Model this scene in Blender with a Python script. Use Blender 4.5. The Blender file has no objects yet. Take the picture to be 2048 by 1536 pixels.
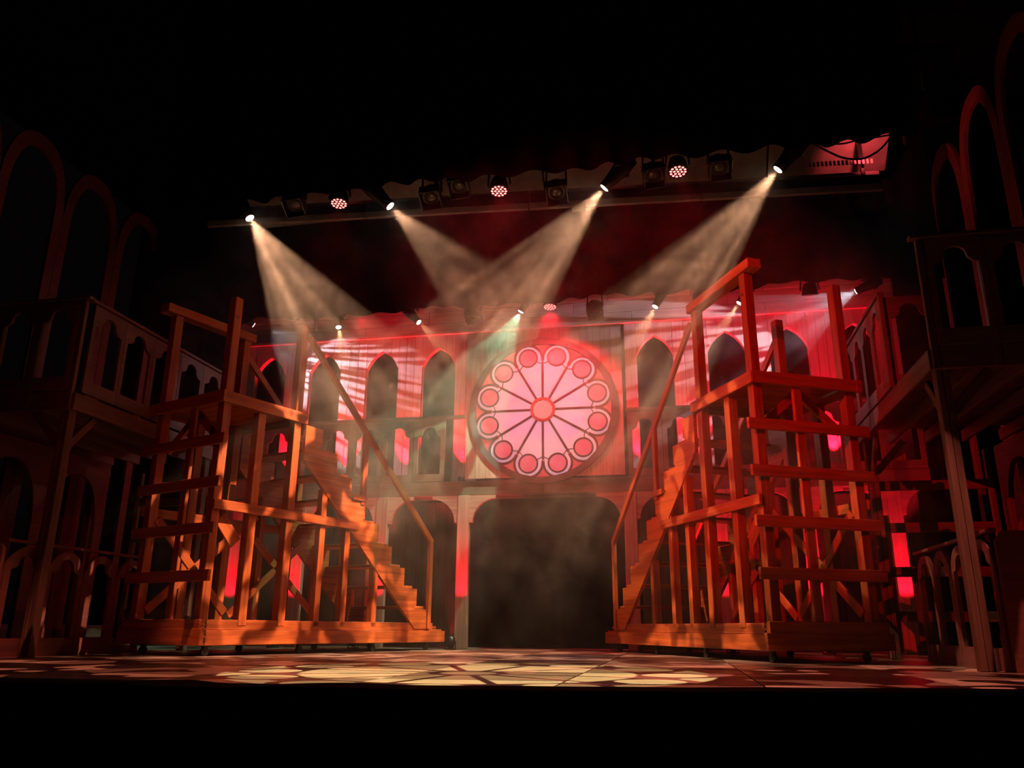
import bpy, bmesh, math, random
from mathutils import Vector as V, Matrix as M4
random.seed(7)
PI = math.pi
S = bpy.context.scene
COL = S.collection

# ------------------------------------------------------------------ camera
FPX, PITCH, YAW, ROLL, CAMH = 1605.6, .2962, .1961, .0073, .2876
cp, sp, cy, sy = math.cos(PITCH), math.sin(PITCH), math.cos(YAW), math.sin(YAW)
FWD = V((-sy * cp, cy * cp, sp)); RT0 = V((cy, sy, 0)); UP0 = RT0.cross(FWD)
RT = RT0 * math.cos(ROLL) + UP0 * math.sin(ROLL); UP = UP0 * math.cos(ROLL) - RT0 * math.sin(ROLL)
cam = bpy.data.cameras.new('camera'); cam_o = bpy.data.objects.new('camera', cam); COL.objects.link(cam_o)
cam.sensor_width = 36; cam.lens = 36 * FPX / 2048; cam.clip_start = .02; cam.clip_end = 200
cam_o.matrix_world = M4(((RT.x, UP.x, -FWD.x, 0), (RT.y, UP.y, -FWD.y, 0), (RT.z, UP.z, -FWD.z, CAMH), (0, 0, 0, 1)))
S.camera = cam_o
def hit(px, py, ax, val):           # pixel -> point on a world plane (ax = val)
    d = FWD * FPX + RT * (px - 1024) - UP * (py - 768); o = V((0, 0, CAMH))
    return o + d * ((val - o[ax]) / d[ax])

# ------------------------------------------------------------------ world, exposure
w = bpy.data.worlds.new('dark_house'); S.world = w; w.use_nodes = True
w.node_tree.nodes['Background'].inputs[0].default_value = (.0012, .0008, .0009, 1)
w.node_tree.nodes['Background'].inputs[1].default_value = 1
S.view_settings.view_transform = 'Standard'; S.view_settings.look = 'None'
S.view_settings.exposure = 0; S.view_settings.gamma = 1; S.view_settings.use_curve_mapping = False
S.cycles.volume_step_rate = 2.5; S.cycles.volume_max_steps = 24
S.cycles.max_bounces = 5; S.cycles.diffuse_bounces = 1; S.cycles.glossy_bounces = 2; S.cycles.transmission_bounces = 3
S.cycles.volume_bounces = 0; S.cycles.sample_clamp_indirect = 3; S.cycles.caustics_reflective = False; S.cycles.caustics_refractive = False

# ------------------------------------------------------------------ node helpers
def nd(nt, t, **k):
    n = nt.nodes.new(t)
    for a, b in k.items(): setattr(n, a, b)
    return n
def mth(nt, op, a, b=None, c=None, clamp=False):
    n = nd(nt, 'ShaderNodeMath', operation=op); n.use_clamp = clamp
    for i, v in enumerate((a, b, c)):
        if v is None: continue
        if isinstance(v, (int, float)): n.inputs[i].default_value = v
        else: nt.links.new(v, n.inputs[i])
    return n.outputs[0]
def sstep(nt, v, a, b):
    n = nd(nt, 'ShaderNodeMapRange', interpolation_type='SMOOTHSTEP')
    nt.links.new(v, n.inputs[0]); n.inputs[1].default_value = a; n.inputs[2].default_value = b
    return n.outputs[0]

# ------------------------------------------------------------------ spot lights with gobos
def gobo_rose(nt, u, v):
    r = mth(nt, 'SQRT', mth(nt, 'ADD', mth(nt, 'MULTIPLY', u, u), mth(nt, 'MULTIPLY', v, v)))
    th = mth(nt, 'ARCTAN2', v, u)
    ph = mth(nt, 'SUBTRACT', mth(nt, 'MODULO', mth(nt, 'ADD', th, PI + .2), PI / 6), PI / 12)
    x = mth(nt, 'MULTIPLY', r, mth(nt, 'COSINE', ph)); y = mth(nt, 'MULTIPLY', r, mth(nt, 'SINE', ph))
    ed = mth(nt, 'MULTIPLY', r, mth(nt, 'SINE', mth(nt, 'SUBTRACT', PI / 12, mth(nt, 'ABSOLUTE', ph))))
    pet = mth(nt, 'MULTIPLY', mth(nt, 'MULTIPLY', sstep(nt, ed, .014, .022), sstep(nt, r, .16, .175)), sstep(nt, r, .69, .67))
    dx = mth(nt, 'SUBTRACT', x, .83)
    dc = mth(nt, 'SQRT', mth(nt, 'ADD', mth(nt, 'MULTIPLY', dx, dx), mth(nt, 'MULTIPLY', y, y)))
    cir = sstep(nt, dc, .135, .125)
    hub = sstep(nt, r, .12, .11)
    spn = mth(nt, 'MULTIPLY', mth(nt, 'MULTIPLY', sstep(nt, dc, .175, .19), sstep(nt, r, .86, .88)), sstep(nt, r, 1.0, .985))
    return mth(nt, 'MAXIMUM', mth(nt, 'MAXIMUM', pet, cir), mth(nt, 'MAXIMUM', hub, spn))
def gobo_shards(scale, lo, hi, seed):
    def g(nt, u, v):
        c = nd(nt, 'ShaderNodeCombineXYZ'); nt.links.new(u, c.inputs[0]); nt.links.new(v, c.inputs[1]); c.inputs[2].default_value = seed
        n = nd(nt, 'ShaderNodeTexNoise'); nt.links.new(c.outputs[0], n.inputs[0]); n.inputs['Scale'].default_value = scale; n.inputs['Detail'].default_value = .6; n.inputs['Distortion'].default_value = .7
        return sstep(nt, n.outputs[0], lo, hi)
    return g
def gobo_bars(freq, tilt, seed, duty=.15):
    def g(nt, u, v):
        c = nd(nt, 'ShaderNodeCombineXYZ')
        nt.links.new(mth(nt, 'MULTIPLY', mth(nt, 'ADD', v, mth(nt, 'MULTIPLY', u, tilt)), freq), c.inputs[0]); nt.links.new(mth(nt, 'MULTIPLY', u, freq * .07), c.inputs[1]); c.inputs[2].default_value = seed
        n = nd(nt, 'ShaderNodeTexNoise'); nt.links.new(c.outputs[0], n.inputs[0]); n.inputs['Scale'].default_value = 1; n.inputs['Detail'].default_value = 1
        return sstep(nt, n.outputs[0], .62 - duty, .70 - duty)
    return g
def spot(pos, target, power, col, deg, blend=.15, gobo=None, rad=.03, floorlevel=0., parent=None, name='spot_lamp', rot=0):
    L = bpy.data.lights.new(name, 'SPOT'); L.energy = power; L.color = col; L.spot_size = math.radians(deg); L.spot_blend = blend; L.shadow_soft_size = rad
    o = bpy.data.objects.new(name, L); COL.objects.link(o)
    d = (V(target) - V(pos)).normalized(); q = d.to_track_quat('-Z', 'Y')
    Mw = M4.Translation(pos) @ q.to_matrix().to_4x4() @ M4.Rotation(rot, 4, 'Z')
    if parent: o.parent = parent; o.matrix_basis = WM[parent.name].inverted() @ Mw
    else: o.matrix_world = Mw
    if gobo:
        L.use_nodes = True; nt = L.node_tree
        em = next(n for n in nt.nodes if n.type == 'EMISSION')
        tc = nd(nt, 'ShaderNodeTexCoord'); sx = nd(nt, 'ShaderNodeSeparateXYZ'); nt.links.new(tc.outputs['Normal'], sx.inputs[0])
        k = 1 / math.tan(math.radians(deg / 2))
        z = mth(nt, 'ABSOLUTE', sx.outputs[2])
        u = mth(nt, 'MULTIPLY', mth(nt, 'DIVIDE', sx.outputs[0], z), k); v = mth(nt, 'MULTIPLY', mth(nt, 'DIVIDE', sx.outputs[1], z), k)
        m = gobo(nt, u, v)
        nt.links.new(mth(nt, 'MULTIPLY_ADD', m, 1 - floorlevel, floorlevel), em.inputs['Strength'])
    return o
WM = {}          # world matrices of built objects, by name
# lamps of the house that hang outside the frame: two red washes from the auditorium bridge, the gobo profile over the apron
RED = (1, .008, .035); WARM = (1, .52, .25); PEACH = (1, .53, .30); COOL = (.72, .80, 1); GREEN = (.42, 1, .60)
spot((-7.5, -2.0, 6.5), (.5, 8.8, 2.9), 6500, (1, .012, .010), 19, .7, name='bridge_wash_lamp')
spot((4.5, -2.0, 6.5), (-4.4, 8.4, 2.4), 480, (1, .014, .012), 22, .7, name='bridge_wash_lamp')
spot((-1.8, -3.0, 4.9), (-1.92, 12, 3.6), 4800, (1, .05, .06), 12, .6, name='bridge_wash_lamp')
spot((-1.3, 3.6, 7.2), (-1.4, 5.6, 0), 7000, (1, .82, .36), 25, .04, gobo_rose, .004, name='apron_gobo_lamp')
spot((-4.0, 5.0, 7.6), (-4.2, 5.6, 0), 2200, (1, .30, .17), 38, .25, gobo_shards(5.0, .52, .53, 3.3), .01, .0, name='apron_breakup_lamp')
spot((1.2, 5.0, 7.6), (1.2, 5.6, 0), 3000, (1, .30, .19), 38, .25, gobo_shards(5.0, .52, .53, 8.1), .01, .0, name='apron_breakup_lamp')
spot((-1.6, 5.5, 7.6), (-1.5, 6.9, 0), 800, (1, .24, .15), 36, .25, gobo_shards(6.0, .53, .54, 4.6), .01, .0, name='apron_breakup_lamp')

# ------------------------------------------------------------------ materials
MATS = {}
def mat_base(name):
    m = bpy.data.materials.new(name); m.use_nodes = True; MATS[name] = m
    nt = m.node_tree; b = nt.nodes['Principled BSDF']
    return m, nt, b
def wood(name, c1, c2, rough=.5, bump=.25, sc=(1.3, 22, 22)):
    m, nt, b = mat_base(name)
    tc = nd(nt, 'ShaderNodeTexCoord'); oi = nd(nt, 'ShaderNodeObjectInfo')
    ad = nd(nt, 'ShaderNodeVectorMath', operation='ADD'); nt.links.new(tc.outputs['Object'], ad.inputs[0])
    cx = nd(nt, 'ShaderNodeCombineXYZ')
    for i, k in enumerate((13., 7., 5.)): nt.links.new(mth(nt, 'MULTIPLY', oi.outputs['Random'], k), cx.inputs[i])
    nt.links.new(cx.outputs[0], ad.inputs[1])
    mp = nd(nt, 'ShaderNodeMapping'); nt.links.new(ad.outputs[0], mp.inputs[0]); mp.inputs['Scale'].default_value = sc
    n1 = nd(nt, 'ShaderNodeTexNoise'); nt.links.new(mp.outputs[0], n1.inputs[0]); n1.inputs['Scale'].default_value = 1; n1.inputs['Detail'].default_value = 5; n1.inputs['Distortion'].default_value = .6
    n2 = nd(nt, 'ShaderNodeTexNoise'); nt.links.new(ad.outputs[0], n2.inputs[0]); n2.inputs['Scale'].default_value = 2.4; n2.inputs['Detail'].default_value = 3
    f = mth(nt, 'ADD', mth(nt, 'MULTIPLY', n1.outputs[0], .75), mth(nt, 'MULTIPLY', n2.outputs[0], .25))
    f = mth(nt, 'ADD', f, mth(nt, 'MULTIPLY', mth(nt, 'SUBTRACT', oi.outputs['Random'], .5), .16))
    r = nd(nt, 'ShaderNodeValToRGB'); nt.links.new(f, r.inputs[0])
    r.color_ramp.elements[0].position = .33; r.color_ramp.elements[0].color = (*c1, 1); r.color_ramp.elements[1].position = .68; r.color_ramp.elements[1].color = (*c2, 1)
    nt.links.new(r.outputs[0], b.inputs['Base Color']); b.inputs['Roughness'].default_value = rough
    bp = nd(nt, 'ShaderNodeBump'); bp.inputs['Strength'].default_value = bump; bp.inputs['Distance'].default_value = .004
    nt.links.new(n1.outputs[0], bp.inputs['Height']); nt.links.new(bp.outputs[0], b.inputs['Normal'])
    return m
def plain(name, c, rough=.5, metal=0, spec=.5, var=.25, sc=6):
    m, nt, b = mat_base(name)
    tc = nd(nt, 'ShaderNodeTexCoord'); n = nd(nt, 'ShaderNodeTexNoise'); nt.links.new(tc.outputs['Object'], n.inputs[0]); n.inputs['Scale'].default_value = sc; n.inputs['Detail'].default_value = 4
    r = nd(nt, 'ShaderNodeValToRGB'); nt.links.new(n.outputs[0], r.inputs[0])
    r.color_ramp.elements[0].position = .3; r.color_ramp.elements[1].position = .7
    r.color_ramp.elements[0].color = (*[x * (1 - var) for x in c], 1); r.color_ramp.elements[1].color = (*[min(1, x * (1 + var)) for x in c], 1)
    nt.links.new(r.outputs[0], b.inputs['Base Color']); b.inputs['Roughness'].default_value = rough; b.inputs['Metallic'].default_value = metal; b.inputs['Specular IOR Level'].default_value = spec
    return m
def glow(name, c, s):
    m, nt, b = mat_base(name); b.inputs['Base Color'].default_value = (*c, 1); b.inputs['Emission Color'].default_value = (*c, 1); b.inputs['Emission Strength'].default_value = s; m.cycles.emission_sampling = 'NONE'
    return m
def cloth_pane(name, c1, c2, sc=2.2, trans=.6, detail=3):
    m, nt, b = mat_base(name); nt.nodes.remove(b); out = nt.nodes['Material Output']
    g = nd(nt, 'ShaderNodeNewGeometry'); n = nd(nt, 'ShaderNodeTexNoise'); nt.links.new(g.outputs['Position'], n.inputs[0]); n.inputs['Scale'].default_value = sc; n.inputs['Detail'].default_value = detail; n.inputs['Distortion'].default_value = .4
    r = nd(nt, 'ShaderNodeValToRGB'); nt.links.new(n.outputs[0], r.inputs[0]); r.color_ramp.elements[0].position = .38; r.color_ramp.elements[1].position = .6
    r.color_ramp.elements[0].color = (*c1, 1); r.color_ramp.elements[1].color = (*c2, 1)
    d = nd(nt, 'ShaderNodeBsdfDiffuse'); t = nd(nt, 'ShaderNodeBsdfTranslucent'); mx = nd(nt, 'ShaderNodeMixShader'); mx.inputs[0].default_value = trans
    nt.links.new(r.outputs[0], d.inputs[0]); nt.links.new(r.outputs[0], t.inputs[0]); nt.links.new(d.outputs[0], mx.inputs[1]); nt.links.new(t.outputs[0], mx.inputs[2]); nt.links.new(mx.outputs[0], out.inputs[0])
    return m
TOWER = wood('stained_pine', (.26, .052, .012), (.62, .155, .036), .42)
AGED = wood('weathered_board', (.11, .045, .032), (.22, .10, .078), .6)
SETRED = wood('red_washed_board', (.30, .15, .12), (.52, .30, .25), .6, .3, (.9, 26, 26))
FLAT = wood('painted_flat_red_bounce', (.14, .036, .03), (.24, .066, .055), .65)  # red-brown paint colour stands in for red bounce light
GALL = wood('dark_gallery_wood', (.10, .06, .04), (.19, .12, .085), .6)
BLACKM = plain('black_metal', (.012, .012, .013), .38, 0, .5)
STEEL = plain('grey_steel', (.16, .16, .17), .4, .8)
PIPE = plain('pale_pipe', (.28, .24, .23), .45, .3)
RUBBER = plain('rubber', (.012, .011, .011), .6)
VELVET = plain('black_velvet', (.0045, .0035, .004), .95, 0, .05)
SOFFIT = plain('pale_soffit', (.22, .19, .18), .8)
CREAM = plain('cream_plate', (.30, .26, .17), .6)
RINGM = plain('rose_ring_paint', (.075, .055, .062), .6)
LEADM = plain('rose_lead', (.05, .032, .042), .6)
TILE_A = plain('tile_tan', (.34, .25, .21), .34, 0, .5, .18, 3)
TILE_B = plain('tile_umber', (.13, .085, .07), .34, 0, .5, .25, 3)
SUBFLOOR = plain('stage_ply', (.03, .022, .02), .6)
PETAL = cloth_pane('petal_cloth', (.74, .58, .72), (.95, .70, .67))
ROUNDEL = cloth_pane('roundel_cloth', (.80, .15, .21), (.88, .26, .31), 3)
SPANDREL = cloth_pane('spandrel_cloth', (.76, .09, .10), (.82, .15, .14), 3)
HUBC = cloth_pane('hub_cloth', (.80, .36, .32), (.84, .42, .36), 3)
LENS_W = glow('lit_lens_warm', (1, .86, .66), 30); LENS_C = glow('lit_lens_cool', (.75, .86, 1), 30); LENS_G = glow('lit_lens_green', (.70, 1, .80), 30)
LED_R = glow('led_red', (1, .20, .18), 4); LED_B = glow('display_blue', (.1, .4, 1), 5)
LENS_OFF = plain('dark_lens', (.06, .05, .05), .12)

# ------------------------------------------------------------------ geometry helpers
def link(name, data, mat=None, parent=None, Mw=None):
    o = bpy.data.objects.new(name, data); COL.objects.link(o)
    Mw = Mw or M4.Identity(4)
    WM[o.name] = Mw.copy()
    if parent is not None:
        o.parent = parent; o.matrix_basis = WM[parent.name].inverted() @ Mw
    else: o.matrix_world = Mw
    if data is not None and mat is not None and len(data.materials) == 0: data.materials.append(mat)
    return o
def tag(o, label=None, cat=None, group=None, kind=None):
    if label: o['label'] = label
    if cat: o['category'] = cat
    if group: o['group'] = group
    if kind: o['kind'] = kind
    return o
def empty(name, loc): 
    o = link(name, None, None, None, M4.Translation(loc)); o.empty_display_size = .1
    return o
def fin(bm, name):
    bmesh.ops.recalc_face_normals(bm, faces=bm.faces); me = bpy.data.meshes.new(name); bm.to_mesh(me); bm.free(); return me
CACHE = {}
def box_mesh(l, w_, h, mat, bev=.005):
    k = (round(l, 3), round(w_, 3), round(h, 3), mat.name)
    if k not in CACHE:
        bm = bmesh.new(); bmesh.ops.create_cube(bm, size=1)
        for v in bm.verts: v.co = V((v.co.x * l, v.co.y * w_, v.co.z * h))
        if bev: bmesh.ops.bevel(bm, geom=bm.edges[:], offset=min(bev, min(l, w_, h) * .3), segments=1, affect='EDGES')
        me = fin(bm, 'board'); me.materials.append(mat); CACHE[k] = me
    return CACHE[k]
def frame(x, y, z, o):
    return M4(((x.x, y.x, z.x, o.x), (x.y, y.y, z.y, o.y), (x.z, y.z, z.z, o.z), (0, 0, 0, 1)))
def beam(name, p0, p1, wd, ht, mat, parent, side=None, bev=.005):
    """a straight board: length p0-p1 (local X), thickness wd along the horizontal 'side' vector, ht across"""
    p0, p1 = V(p0), V(p1); x = (p1 - p0).normalized()
    s = V(side) if side is not None else (V((0, 0, 1)).cross(x) if abs(x.z) < .95 else V((0, 1, 0)))
    y = (s - x * s.dot(x)).normalized(); z = x.cross(y)
    return link(name, box_mesh((p1 - p0).length, wd, ht, mat, bev), None, parent, frame(x, y, z, (p0 + p1) / 2))
def plate_mesh(loops, th, mat, key=None):
    if key and (key, mat.name) in CACHE: return CACHE[(key, mat.name)]
    cu = bpy.data.curves.new('outline', 'CURVE'); cu.dimensions = '2D'; cu.fill_mode = 'BOTH'; cu.extrude = th / 2
    for lp in loops:
        s = cu.splines.new('POLY'); s.points.add(len(lp) - 1); s.use_cyclic_u = True
        for p, q in zip(s.points, lp): p.co = (q[0], q[1], 0, 1)
    o = bpy.data.objects.new('outline', cu); me = bpy.data.meshes.new_from_object(o)
    bpy.data.objects.remove(o); bpy.data.curves.remove(cu)
    me.materials.clear(); me.materials.append(mat)
    if key: CACHE[(key, mat.name)] = me
    return me
def plate(name, loops, th, mat, parent, origin, xd, yd, key=None):
    xd, yd = V(xd).normalized(), V(yd).normalized()
    return link(name, plate_mesh(loops, th, mat, key), None, parent, frame(xd, yd, xd.cross(yd), V(origin)))
def cyl_mesh(r1, r2, l, mat, seg=20):
    k = ('cyl', round(r1, 4), round(r2, 4), round(l, 3), mat.name, seg)
    if k not in CACHE:
        bm = bmesh.new(); bmesh.ops.create_cone(bm, cap_ends=True, segments=seg, radius1=r1, radius2=r2, depth=l)
        me = fin(bm, 'round_bar'); me.materials.append(mat)
        for p in me.polygons: p.use_smooth = len(p.vertices) == 4
        CACHE[k] = me
    return CACHE[k]
def cyl(name, p0, p1, r1, mat, parent, r2=None, seg=20):
    p0, p1 = V(p0), V(p1); z = (p1 - p0).normalized(); a = V((0, 1, 0)) if abs(z.y) < .9 else V((1, 0, 0))
    x = a.cross(z).normalized(); y = z.cross(x)
    return link(name, cyl_mesh(r1, r1 if r2 is None else r2, (p1 - p0).length, mat, seg), None, parent, frame(x, y, z, (p0 + p1) / 2))
def lathe(name, prof, p0, d, mat, parent, seg=24):
    """prof: list of (radius, distance along d)"""
    bm = bmesh.new(); rings = []
    for r, a in prof: rings.append([bm.verts.new((r * math.cos(2 * PI * i / seg), r * math.sin(2 * PI * i / seg), a)) for i in range(seg)])
    for A, B in zip(rings, rings[1:]):
        for i in range(seg): bm.faces.new((A[i], A[(i + 1) % seg], B[(i + 1) % seg], B[i]))
    bm.faces.new(rings[0]); bm.faces.new(rings[-1])
    me = fin(bm, name); me.materials.append(mat)
    for p in me.polygons: p.use_smooth = len(p.vertices) == 4
    z = V(d).normalized(); a = V((0, 1, 0)) if abs(z.y) < .9 else V((1, 0, 0)); x = a.cross(z).normalized()
    return link(name, me, None, parent, frame(x, z.cross(x), z, V(p0)))

# ------------------------------------------------------------------ setting: floor, rail cloth, drapes
FX0, FX1, FY0, FY1 = -9.0, 5.5, 2.6, 14.6
floor = link('floor', box_mesh(FX1 - FX0, FY1 - FY0, .3, SUBFLOOR, 0), None, None, M4.Translation(((FX0 + FX1) / 2, (FY0 + FY1) / 2, -.158)))
tag(floor, 'painted stage floor of large tan and umber squares', None, None, 'structure')
T = 1.1; i0 = -8; tx0 = .45
for i in range(-8, 4):
    for j in range(0, 10):
        x = tx0 + i * T + T / 2; y = 2.65 + j * T + T / 2
        link('floor_tile', box_mesh(T - .012, T - .012, .008, TILE_A if (i + j) % 2 else TILE_B, .002), None, floor, M4.Translation((x, y, -.004)))

ceil = link('ceiling', box_mesh(16, 13, .1, VELVET, 0), None, None, M4.Translation((-2, 8.6, 8.06))); tag(ceil, 'black grid ceiling above the stage', None, None, 'structure')
# low rail in front of the stage under black cloth
def cloth_grid(name, nx, nz, fn, mat, parent=None):
    bm = bmesh.new(); g = [[bm.verts.new(fn(i / nx, j / nz)) for j in range(nz + 1)] for i in range(nx + 1)]
    for i in range(nx):
        for j in range(nz): bm.faces.new((g[i][j], g[i + 1][j], g[i + 1][j + 1], g[i][j + 1]))
    me = fin(bm, name); me.materials.append(mat)
    for p in me.polygons: p.use_smooth = True
    return link(name, me, None, parent)
edge_px = [(-400, 1358), (0, 1365), (100, 1368), (200, 1366), (290, 1374), (400, 1376), (600, 1374), (720, 1379), (1024, 1382), (1300, 1385), (1600, 1386), (2048, 1389), (2500, 1394)]
EP = [hit(a, b, 1, 1.7) for a, b in edge_px]
def ez(x):
    for A, B in zip(EP, EP[1:]):
        if A.x <= x <= B.x:
            t = (x - A.x) / (B.x - A.x); t = t * t * (3 - 2 * t); return A.z + (B.z - A.z) * t
    return EP[0].z if x < EP[0].x else EP[-1].z
def drape(u, v):
    x = -3.2 + 5.2 * u; top = ez(x)
    fold = .012 * math.sin(x * 21) + .008 * math.sin(x * 47 + 1)
    if v < .2: return V((x, 2.05 - .35 * v / .2, top - .012 * (1 - v / .2) ** 2))
    k = (v - .2) / .8
    return V((x, 1.70 - .03 * k + fold * k + .02 * math.sin(9 * k + 2 * x) * k, top - 1.15 * k))
rail = empty('pit_rail', (-.6, 1.88, -1)); tag(rail, 'low pit rail in front of the stage, covered by black cloth', 'rail')
tag(cloth_grid('cloth_cover', 150, 30, drape, VELVET, rail), 'black cloth with a wavy top edge')
beam('top_bar', (-3.1, 1.88, .02), (1.9, 1.88, .02), .08, .06, BLACKM, rail)
for x in (-2.9, -.6, 1.7): beam('post', (x, 1.88, -1.0), (x, 1.88, -.02), .06, .06, BLACKM, rail)

def curtain(name, x0, x1, y, z0, z1, wave, label, seed, depth=.05, nx=220):
    def f(u, v):
        x = x0 + (x1 - x0) * u
        b = z0 + wave * (math.sin(x * 2.3 + seed) * .5 + math.sin(x * 5.1 + seed * 2) * .35 + math.sin(x * 11 + seed) * .2)
        return V((x, y + depth * math.sin(x * 16 + 1.2 * math.sin(x * 3 + seed)) * (.4 + .6 * v), z1 + (b - z1) * v))
    return tag(cloth_grid(name, nx, 6, f, VELVET), label, 'curtain')
curtain('border_curtain', -5.6, 2.5, 7.25, 4.84, 8.2, .035, 'black border curtain hanging across the stage in front of the nearer light bar', 1.)
curtain('border_curtain', -8.0, 3.6, 10.3, 4.68, 8.0, .05, 'black border curtain hanging between the nearer and the farther light bar', 3.)
curtain('leg_curtain', 3.75, 5.6, 12.15, .02, 8, 0, 'black leg curtain beside the right end of the gallery', 2., .07, 60)
curtain('leg_curtain', -9.5, -7.85, 12.0, .02, 8, 0, 'black leg curtain beside the left end of the gallery', 4., .07, 60)
curtain('backdrop_curtain', -10, 6.5, 14.4, .02, 8, 0, 'black backdrop curtain behind the arched wall', 5., .06, 260)

# ------------------------------------------------------------------ back wall with pointed arches
WY = 13.0
wall = empty('wall_back', (-2, WY, 2.5)); tag(wall, 'red lit plank wall with pointed arch openings behind the gallery', None, None, 'structure')
ARCH = [-7.12, -6.04, -4.95, -3.90, -.14, 1.03, 2.02, 3.05]
AH, ASP, AAP = .30, 4.72, 5.07
def arch_z(x):
    """height of the wall's lower edge at x (arch soffit) or the deck when x is on a pier"""
    for a in ARCH:
        d = abs(x - a)
        if d < AH: return AAP - (AAP - ASP) * (1 - math.sqrt(max(0, 1 - (d / AH)))) ** .9 if False else ASP + (AAP - ASP) * (1 - .5 * (d / AH) - .5 * (d / AH) ** 3.2)
    return 2.45
WT = 5.3
xs = [-7.9]
stops = sorted([a - AH for a in ARCH] + [a + AH for a in ARCH] + [-3.2, -.64, 3.7])
cur = -7.9; segs = []
for s_ in stops:
    segs.append((cur, s_)); cur = s_
for a, b in segs:
    if b - a < .01: continue
    n = max(1, round((b - a) / .17)); mid = (a + b) / 2
    if -3.25 < mid < -.6: continue
    is_arch = any(abs(mid - c) < AH * .5 for c in ARCH)
    if is_arch: n = 4
    for k in range(n):
        u0 = a + (b - a) * k / n + .002; u1 = a + (b - a) * (k + 1) / n - .002
        if is_arch:
            pts = [(arch_z(u0 + (u1 - u0) * t / 6) - 4.5, -(u0 + (u1 - u0) * t / 6 - mid)) for t in range(7)]
            lp = [(WT - 4.5, -(u1 - mid)), (WT - 4.5, -(u0 - mid))] + pts
            plate('wall_board', [lp], .05, SETRED, wall, (mid, WY + random.uniform(-.004, .004), 4.5), (0, 0, 1), (-1, 0, 0))
        else:
            beam('wall_board', ((u0 + u1) / 2, WY + random.uniform(-.004, .004), 2.45), ((u0 + u1) / 2, WY, WT), .05, u1 - u0, SETRED, wall, (0, 1, 0))
for c in ARCH:      # reveals: the thickness of each arch, a bent board behind the opening's edge
    lo = [(AH * (-1 + t / 12), arch_z(c + AH * (-1 + t / 12) * .999)) for t in range(25)]
    out = [(x * 1.0, z) for x, z in lo]
    lp = [(-AH - .0, 2.45)] + out + [(AH, 2.45), (AH + .035, 2.45)] + [(x * 1.11, z + .04) for x, z in reversed(lo)] + [(-AH - .035, 2.45)]
    plate('arch_reveal', [[(x, z - 4) for x, z in lp]], .06, SETRED, wall, (c, WY + .055, 4), (1, 0, 0), (0, 0, 1))
z = WT
for r in range(4):
    x = -7.9
    while x < 3.7:
        l = random.choice((1.6, 2.2, 2.6)); l = min(l, 3.7 - x)
        beam('header_board', (x + .003, WY - .03 + random.uniform(-.004, .004), z + .11), (x + l - .003, WY - .03, z + .11), .05, .213, SETRED, wall, (0, 1, 0)); x += l
    z += .22
beam('lintel', (-7.9, WY - .06, WT + .03), (3.7, WY - .06, WT + .03), .015, .05, SETRED, wall, (0, 1, 0))

# ------------------------------------------------------------------ gallery across the back
GY = 12.25; GZ = 2.53; GR = 3.62
gal = empty('back_gallery', (-2, GY, 0)); tag(gal, 'dark timber gallery with arched balustrade running across the back of the stage', 'gallery')
for k in range(5): beam('deck_board', (-7.8, GY + .1 + k * .15, GZ - .03), (3.65, GY + .1 + k * .15, GZ - .03), .145, .035, GALL, gal, (0, 1, 0))
for a, b in ((-7.8, -4.6), (-4.6, -1.93), (-1.93, .7), (.7, 3.65)): beam('fascia_board', (a + .004, GY, GZ - .12), (b - .004, GY, GZ - .12), .045, .23, GALL, gal, (0, 1, 0))
for y in (GY + .35, GY + .68): beam('joist', (-7.8, y, GZ - .12), (3.65, y, GZ - .12), .05, .14, GALL, gal, (0, 1, 0))
def keyhole(a, z0, z1, lobe=.62, sh=.78, n=7):
    """opening with straight sides, hollow shoulders and a round lobe"""
    zs = z0 + (z1 - z0) * sh; b = a * lobe; c = z1 - b * .8
    R = [(a, z0), (a, zs)]
    for i in range(1, n + 1): t = i / n * PI / 2; R.append((a - (a - b) * math.sin(t), zs + (c - zs) * (1 - math.cos(t)) ** .9))
    for i in range(1, n + 1): t = i / n * PI / 2; R.append((b * math.cos(t), c + (z1 - c) * math.sin(t)))
    return R + [(-x, z) for x, z in reversed(R[:-1])]
def rect(a, z0, z1): return [(-a, z0), (a, z0), (a, z1), (-a, z1)]
PW = .53
def gallery_panels(x0, n):
    for k in range(n):
        plate('balustrade_panel', [rect(PW / 2 - .004, 0, 1.02), keyhole(.19, .12, .90, .58)], .03, GALL, gal, (x0 + PW * (k + .5), GY - .01, GZ), (1, 0, 0), (0, 0, 1), 'galpan')
gallery_panels(-4.32 - 6.5 * PW, 8); gallery_panels(.44 - 2.0 * PW + .02, 8)
for a, b in ((-7.85, -3.2), (-.62, 3.7)): beam('cap_rail', (a, GY, GR - .04), (b, GY, GR - .04), .09, .05, GALL, gal, (0, 1, 0))
LOWX = [-7.03, -5.93, -4.53, -3.19, -.6, .72, 1.94, 3.12]
def bracket(side, l=.42):
    n = 8; a = [(0, 0)] + [(0, -l)] + [(.05, -l)] + [(.05 + (l - .05) * (1 - math.cos(t / n * PI / 2)) , -l + (l - .05) * math.sin(t / n * PI / 2)) for t in range(1, n)] + [(l, -.05), (l, 0)]
    return [(x * side, y) for x, y in a]
for x in LOWX:
    p = beam('post', (x, GY + .02, .0), (x, GY + .02, GZ - .235), .11, .19, SETRED, gal, (0, 1, 0))
    for s_ in (-1, 1): plate('bracket', [bracket(s_)], .08, SETRED, gal, (x + s_ * .095, GY + .02, GZ - .235), (1, 0, 0), (0, 0, 1), 'br%d' % s_)

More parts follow.
